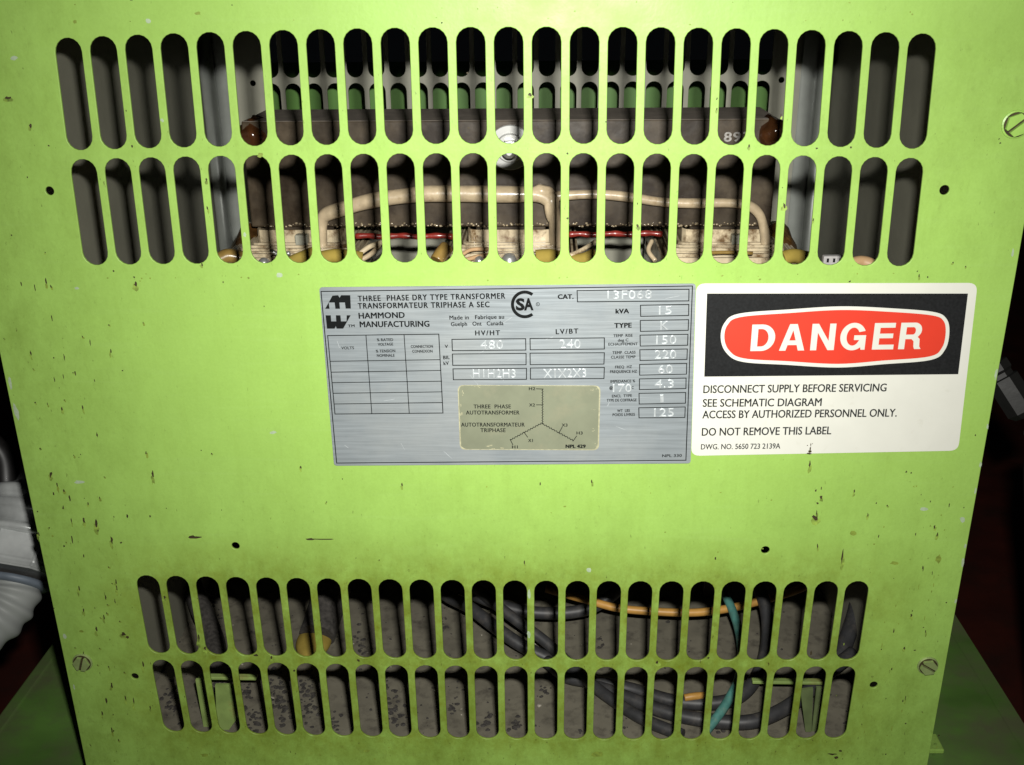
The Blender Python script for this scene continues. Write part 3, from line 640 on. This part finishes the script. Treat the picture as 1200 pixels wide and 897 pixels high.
for k in range(-1, 2):
    cx = xm+k*sp; bm = bmesh.new(); zc = zb-10
    loft(bm, cx, YC, [(27, hb-4, 4, zc-8), (33, hb+8, 8, zc-3), (40, hb+24, 14, zc-5), (47, hb+32, 20, zc-12), (51, hb+37, 24, zc-26), (52, hb+38, 25, zc-60), (52, hb+38, 25, ZP+130), (46, hb+32, 22, ZP+118), (28, hb-3, 6, ZP+120)], 0, 0.5)
    coil = obj('coil', bm, 'varnish', T, True)
    bm = bmesh.new(); z0 = zb-1
    for j, (g, z, th) in enumerate(((1.0, z0-1.0, 1.3), (7, z0-9.5, 3), (12.5, z0-10, 2.2), (18, z0-11, 3), (23, z0-12, 1.6), (28, z0-12.5, 2.8), (34, z0-14, 2.5))):
        a = 31+g*.55; b = hb+g
        loft(bm, cx, YC, [(a-th*.55, b-th, 5, z-30), (a-th*.55, b-th, 5, z), (a, b, 6, z), (a, b, 6, z-30)], 0, 0.25)
    for f in bm.faces: f.smooth = False
    obj('paper_collar', bm, 'paper', coil)
    if k:
        bm = bmesh.new(); c0 = Vector((cx+k*44, YC-6, zc-24)); bmesh.ops.create_icosphere(bm, subdivisions=3, radius=1)
        for v in bm.verts: v.co = c0+Vector((v.co.x*16, v.co.y*34, v.co.z*30))*(1+.05*sin(8*v.co.z+5*v.co.y))
        obj('varnish_drape', bm, 'varnish', coil, True)
for x0, x1 in ((345, 361), (858, 868)):
    a = pt(x0, 276, FY-7.5); b = pt(x1, 288, FY-7.5); bm = bmesh.new(); box(bm, (a.x, FY-7.5, b.z), (b.x, FY-0.5, a.z), 0.8); obj('insulation_spacer', bm, 'rear', T)
# glossy bead of varnish along the lower edge of the yoke
bm = bmesh.new(); n = 190
for i in range(n):
    x = xl+10+(xr-xl-20)*(i+random.random())/n; r = random.uniform(0.3, 0.95)
    m_ = Matrix.Translation((x, FY-0.3, zb+random.uniform(0.2, 3.0))) @ Matrix.Diagonal((r*1.3, r*.8, r, 1)); bmesh.ops.create_icosphere(bm, subdivisions=2, radius=1, matrix=m_)
obj('varnish_beads', bm, 'bead', core, True)
# red insulation strips between the coils
for x0, x1, y0, y1 in ((417, 531, 277, 277), (666, 776, 275, 274)):
    bm = bmesh.new(); a = pt(x0, y0, FY-6); b = pt(x1, y1, FY-6)
    pts = [a+(b-a)*t+Vector((0, 0, 0.5*sin(t*17))) for t in [i/8 for i in range(9)]]
    tube(bm, pts, 2.1, 12, 5, rf=lambda t: 2.1+0.25*sin(t*40)); obj('red_insulation_strip', bm, 'redbar', T)
# cream sleeved leads lying against the core face
YW = FY-9
bm = bmesh.new(); W1 = [(378, 300), (377, 280), (377, 264), (382, 252), (405, 244), (433, 236), (465, 231), (500, 227.5), (550, 227.5), (597, 228), (630, 229), (645, 238), (650, 258), (652, 285), (652, 305)]
tube(bm, [pt(x, y, YW) for x, y in W1], 5, 16, 8, rf=lambda t: 4.4+1.5*min(1, max(0, (t-.15)*4))*min(1, max(0, (.85-t)*6))-0.3*sin(t*19)-0.15*sin(t*47)); obj('lead_wire', bm, 'sleeve', T)
bm = bmesh.new(); W2 = [(640, 231), (668, 229), (700, 228), (735, 231), (775, 237), (810, 238.5), (850, 238), (876, 241), (890, 252), (896, 272), (897, 290), (896, 310)]
tube(bm, [pt(x, y, YW+2) for x, y in W2], 3.5, 14, 8, rf=lambda t: 3.5+0.2*sin(t*31)); obj('lead_wire', bm, 'sleeve', T)
lump(634, 226, YW, 9, 5, 6, 'sleeve', T, 'sleeve_knot'); lump(646, 242, YW-1, 5.5, 4.5, 11, 'sleeve', T, 'sleeve_knot')
# terminals: yellow taped tails and bright nuts in front of the coils
YQ = FY-42
def tail(name, pts, r, m, Y=YQ):
    bm = bmesh.new(); tube(bm, [onY(x, y, Y+dy) for x, y, dy in pts], r, 14, 6); return obj(name, bm, m, T)
tail('taped_tail', [(330, 312, -2), (348, 304, 0), (368, 296, 4)], 4.2, 'yellow'); tail('taped_tail', [(376, 303, -2), (395, 300, 0), (425, 303, 2)], 5.0, 'yellow')
tail('taped_tail', [(628, 303, 0), (645, 302, 0), (660, 306, -4)], 6.0, 'yellow'); tail('taped_tail', [(668, 307, 0), (684, 304, 2), (696, 299, 8)], 4.6, 'yellow')
tail('taped_tail', [(512, 306, 0), (518, 297, 4), (524, 290, 8)], 5.2, 'amber'); tail('taped_tail', [(917, 303, 0), (930, 300, 2), (946, 303, 6)], 5.0, 'yellow'); tail('taped_tail', [(258, 304, 0), (268, 300, 2), (284, 303, 4)], 5.2, 'amber')
tail('copper_tail', [(416, 302, 0), (432, 290, 6), (448, 284, 14)], 1.8, 'paper'); tail('copper_tail', [(418, 308, 0), (436, 297, 6), (446, 285, 14)], 1.8, 'sleeve'); tail('copper_tail', [(668, 300, 0), (684, 292, 6), (698, 283, 14)], 1.6, 'paper'); tail('copper_tail', [(768, 306, 0), (760, 294, 6), (764, 282, 14)], 1.6, 'sleeve')
tail('copper_tail', [(540, 300, 0), (552, 293, 4), (572, 292, 8)], 1.4, 'tan'); tail('copper_tail', [(546, 305, -2), (560, 301, 2), (576, 299, 4)], 1.6, 'tan'); tail('copper_tail', [(826, 297, 0), (850, 296, 2), (882, 297, 2)], 1.3, 'amber'); tail('copper_tail', [(318, 294, 4), (326, 298, 4), (340, 297, 4)], 1.6, 'steel')
for x, y, r in ((597, 302, 6.0), (562, 305, 4.5), (310, 307, 5.0), (420, 309, 4.5)):
    bm = bmesh.new(); c = onY(x, y, YQ-2); lathe(bm, c-Vector((0, 0, 6)), (0, -0.3, 1), [(0, r), (5, r), (6, r*.85), (8, r*.7), (9.5, r*.3)], 18); obj('terminal_nut', bm, 'steel', T, True)

# ------------------------------------------------------------------ loose wiring
bm = bmesh.new(); c = onY(977, 305, 110); box(bm, (c.x-7, 108, c.z-4), (c.x+6, 113, c.z+3), 0.8)
for i in range(3): box(bm, (c.x-5+i*4, 107.8, c.z-1), (c.x-3.6+i*4, 108.2, c.z+1.6), 0, 1)
wm = solo('wire_marker', bm, ['tag', 'ink'], 'white wire marker sleeve at the foot of the upper slots, right of the coils', 'wire marker')
bm = bmesh.new(); tube(bm, [onY(998, 309, 108), onY(1010, 307, 110), onY(1022, 311, 108), onY(1030, 322, 104)], 4.0, 14)
solo('tan_wire', bm, 'tan', 'tan wire end just above the lower rim of the upper slots at far right', 'wire')
GB = 'black cables on the enclosure floor'
def cable(name, pts, r, m, label, cat, group=None, rf=None):
    bm = bmesh.new(); tube(bm, [onZ(x, y, ZP+h) for x, y, h in pts], r, 14, 8, rf=rf); return solo(name, bm, m, label, cat, group)
cable('black_cable', [(505, 676, 36), (522, 697, 34), (550, 712, 32), (580, 735, 26), (612, 757, 18), (650, 776, 8), (690, 800, 6), (735, 818, 6), (785, 836, 6), (835, 845, 7), (880, 846, 9), (915, 833, 12), (945, 812, 16), (975, 785, 20), (1000, 765, 26)], 5.4, 'black', 'thick black cable looping the whole width of the lower slots', 'cable', GB)
cable('black_cable', [(540, 690, 40), (575, 705, 36), (610, 716, 32), (650, 719, 30), (685, 715, 32), (710, 703, 38), (735, 680, 52), (750, 655, 60)], 5.2, 'black', 'black cable sagging below the orange wire then rising to the right', 'cable', GB)
cable('black_cable', [(640, 775, 10), (664, 793, 8), (700, 800, 7), (740, 808, 6), (790, 822, 6), (840, 824, 8), (872, 812, 12), (893, 780, 22), (900, 745, 34), (897, 712, 46), (886, 680, 58)], 5.2, 'black', 'black cable climbing beside the teal wire through the lower slots', 'cable', GB)
cable('black_cable', [(975, 786, 10), (990, 755, 22), (1003, 715, 36), (1010, 670, 52)], 6.5, 'black', 'short black cable in the last slot at the right', 'cable', GB)
cable('black_cable', [(555, 688, 46), (598, 722, 34), (640, 753, 22), (672, 783, 12), (706, 812, 8), (752, 842, 6), (800, 862, 6)], 4.6, 'black', 'thinner black cable slanting down to the lowest point of the lower slots', 'cable', GB)
cable('orange_wire', [(640, 690, 46), (668, 698, 44), (690, 704, 43), (725, 713, 41), (770, 717, 40), (815, 718, 40), (855, 713, 42), (900, 702, 46), (935, 691, 52), (955, 680, 58)], 3.3, 'orange', 'long orange wire running across the upper row of the lower slots', 'wire')
cable('orange_wire', [(802, 818, 12), (815, 816, 13), (832, 815, 12)], 2.8, 'orange', 'short orange wire stub low between two black cables', 'wire')
cable('teal_wire', [(838, 672, 56), (848, 693, 50), (858, 715, 44), (866, 740, 38), (869, 768, 32), (866, 795, 26), (855, 818, 20), (842, 838, 14), (828, 856, 8)], 3.5, 'teal', 'teal green wire bowed down past the right of the lower slots', 'wire')
Q = thing('taped_cable', 'thick slate cable stub with a yellow taped end in the lower left slots', 'cable', onZ(360, 770, ZP))
bm = bmesh.new(); tube(bm, [onZ(392, 685, ZP+36), onZ(384, 708, ZP+24), onZ(372, 745, ZP+12)], 15, 24, 6); obj('cable_jacket', bm, 'dirt', Q)
bm = bmesh.new(); c = onZ(368, 752, ZP+6); bmesh.ops.create_icosphere(bm, subdivisions=4, radius=1)
for v in bm.verts: v.co = c+Vector((v.co.x*14.5, v.co.y*22, v.co.z*9))
obj('yellow_tape', bm, 'yellow', Q, True)
cable('slate_conductor', [(222, 680, 30), (236, 715, 20), (250, 750, 10), (256, 790, 4)], 9, 'dirt', 'short dusty slate conductor in the third slot from the left', 'cable')
# clods of dirt on the pan
bm = bmesh.new()
for i in range(420):
    px, py = random.uniform(185, 1000), random.uniform(690, 868); 
    if px > 640 and random.random() < .6: continue
    p = onZ(px, py, ZP); r = random.choice([.5, .6, .7, .8, .9, 1.1, 1.5])*random.uniform(.7, 1.2)
    m_ = Matrix.Translation(p+Vector((0, 0, r*.2))) @ Matrix.Rotation(random.random()*6, 4, 'Z') @ Matrix.Diagonal((r*random.uniform(.8, 1.6), r, r*.6, 1))
    g = bmesh.ops.create_icosphere(bm, subdivisions=1, radius=1, matrix=m_); mi = 1 if random.random() < .12 else 0
    for v in g['verts']:
        v.co += Vector((random.uniform(-1, 1), random.uniform(-1, 1), random.uniform(-.5, .5)))*r*.25
        for f in v.link_faces: f.material_index = mi
for cx_, cy_, k, sp_ in ((325, 812, 45, 11), (333, 838, 30, 9), (362, 830, 40, 12), (358, 806, 22, 8), (392, 850, 18, 6), (297, 845, 30, 9), (290, 812, 18, 6), (200, 815, 30, 9), (243, 715, 40, 10), (250, 800, 16, 8), (465, 835, 26, 9), (455, 800, 18, 8), (570, 845, 16, 6), (530, 830, 12, 5), (605, 850, 12, 4), (420, 755, 18, 8), (520, 730, 10, 4), (705, 755, 6, 4), (845, 848, 12, 4), (640, 810, 8, 4)):
    for _ in range(k):
        p = onZ(random.gauss(cx_, sp_*.6), random.gauss(cy_, sp_), ZP); r = random.uniform(.6, 2.0)
        g = bmesh.ops.create_icosphere(bm, subdivisions=1, radius=1, matrix=Matrix.Translation(p+Vector((0, 0, r*.1))) @ Matrix.Rotation(random.random()*6, 4, 'Z') @ Matrix.Diagonal((r*1.3, r, r*.45, 1)))
        for v in g['verts']: v.co += Vector((random.uniform(-1, 1), random.uniform(-1, 1), random.uniform(-.4, .4)))*r*.3
d = solo('dirt_crumbs', bm, ['dirt', 'dust'], 'dark and pale crumbs of dirt scattered over the dusty inner floor', 'dirt', kind='stuff')

# ------------------------------------------------------------------ round the enclosure
ZG = -451.0
B = thing('steel_plinth', 'wide dark green steel plinth with a folded rim, under the enclosure', 'plinth', (0, 250, ZG-60))
bx0, bx1 = -397.0, 392.0
bm = bmesh.new(); box(bm, (bx0, -120, ZG-2.5), (bx1, 640, ZG), 0.8); obj('plinth_top', bm, 'base_paint', B)
for x in (bx0, bx1):
    s = 1 if x < 0 else -1
    bm = bmesh.new(); box(bm, (x-s*1.6, -120, ZG-60), (x+s*9, 640, ZG+1.6), 1.4); obj('plinth_rim', bm, 'base_paint', B)
bm = bmesh.new(); c = onZ(1098, 884, ZG); box(bm, (c.x-14, c.y, ZG+.2), (c.x+5, c.y+18, ZG+4), .8); obj('foot_tab', bm, 'paint', B)
# cabinet standing behind, seen green through the rear slots
bm = bmesh.new(); zc2 = onY(600, 91, 545).z; box(bm, (-420, 545, ZG-440), (420, 760, zc2), 3)
C2 = thing('green_cabinet', 'plain mid green cabinet glimpsed through the slots of the rear panel', 'cabinet', (0, 650, -890))
obj('cabinet_body', bm, 'back_paint', C2)
bm = bmesh.new(); box(bm, (-395, 542.5, ZG-420), (395, 544.8, zc2-3), .8); obj('cabinet_door', bm, 'back_paint', C2)

# liquid-tight conduit at the left
ca = onY(40, 612, 150); cb = onY(-14, 782, 70); cdir = (cb-ca).normalized()
F = thing('conduit_fitting', 'bright metal conduit fitting with grey ribbed hose at the left edge', 'conduit fitting', cb)
def cpos(t): return ca+cdir*t
L_ = (cb-ca).length
bm = bmesh.new(); lathe(bm, cpos(-30), cdir, [(-12, 20), (2, 22), (8, 30), (9.5, 36), (11, 38), (13, 39), (15.5, 39), (17.5, 38), (18.5, 36.5), (20.5, 36.5), (22, 38.5), (24, 39.5), (27, 39.5), (29, 38.5), (30, 36), (38, 36), (40, 39), (41.5, 41.5), (43.5, 42.3), (45.5, 41.8), (47, 39), (48, 26)], 56); obj('hub', bm, 'cast', F, True)
bm = bmesh.new(); lathe(bm, cpos(10.5), cdir, [(0, 36), (2, 39), (26, 39.5), (31, 36)], 8); bmesh.ops.bevel(bm, geom=bm.edges[:], offset=1.5, segments=2, affect='EDGES'); obj('gland_nut', bm, 'cast', F)
bm = bmesh.new(); lathe(bm, cpos(46), cdir, [(0, 25), (3, 25.5), (5, 23)], 40); obj('sealing_ring', bm, 'seal', F, True)
bm = bmesh.new(); hp = [cpos(46), cpos(62), cpos(78)+Vector((-9, -3, 0)), cpos(96)+Vector((-32, -8, 2)), cpos(112)+Vector((-66, -12, 2)), cpos(125)+Vector((-120, -12, -4))]
path = catmull(hp, 40)
tube(bm, path, 20, 28, 1, smoothpath=False, rf=lambda t: 20+1.2*sin(t*60)); obj('ribbed_hose', bm, 'hose', F)
# braided lead behind it
bm = bmesh.new(); a = onY(-30, 500, 190); b = onY(2, 533, 190); c = onY(8, 570, 180)
tube(bm, [a, b, c], 9, 18, 10, rf=lambda t: 9+0.8*sin(t*120)); solo('braided_lead', bm, 'rubber', 'black braided lead above the metal conduit fitting at the left', 'lead')
# coupling at the right
G = thing('conduit_coupling', 'grey metal conduit coupling with a black hose at the right edge', 'conduit coupling', onY(1215, 520, 120))
ga = onY(1168, 434, 125); gb = onY(1204, 490, 110); gd = (gb-ga).normalized(); gl = (gb-ga).length
bm = bmesh.new(); lathe(bm, ga-gd*20, gd, [(0, 7), (14, 7), (15, 10.5), (gl*.55, 10.5), (gl*.6, 9), (gl*.68, 9), (gl*.7, 11.5), (gl+14, 11.5), (gl+18, 8)], 8); obj('coupling_body', bm, 'dark_cast', G)
bm = bmesh.new(); tube(bm, [gb+gd*10, gb+Vector((10, -2, -16)), gb+Vector((18, 10, -50)), gb+Vector((45, 40, -120)), gb+Vector((110, 90, -330))], 8, 18, 8); obj('hose', bm, 'rubber', G)
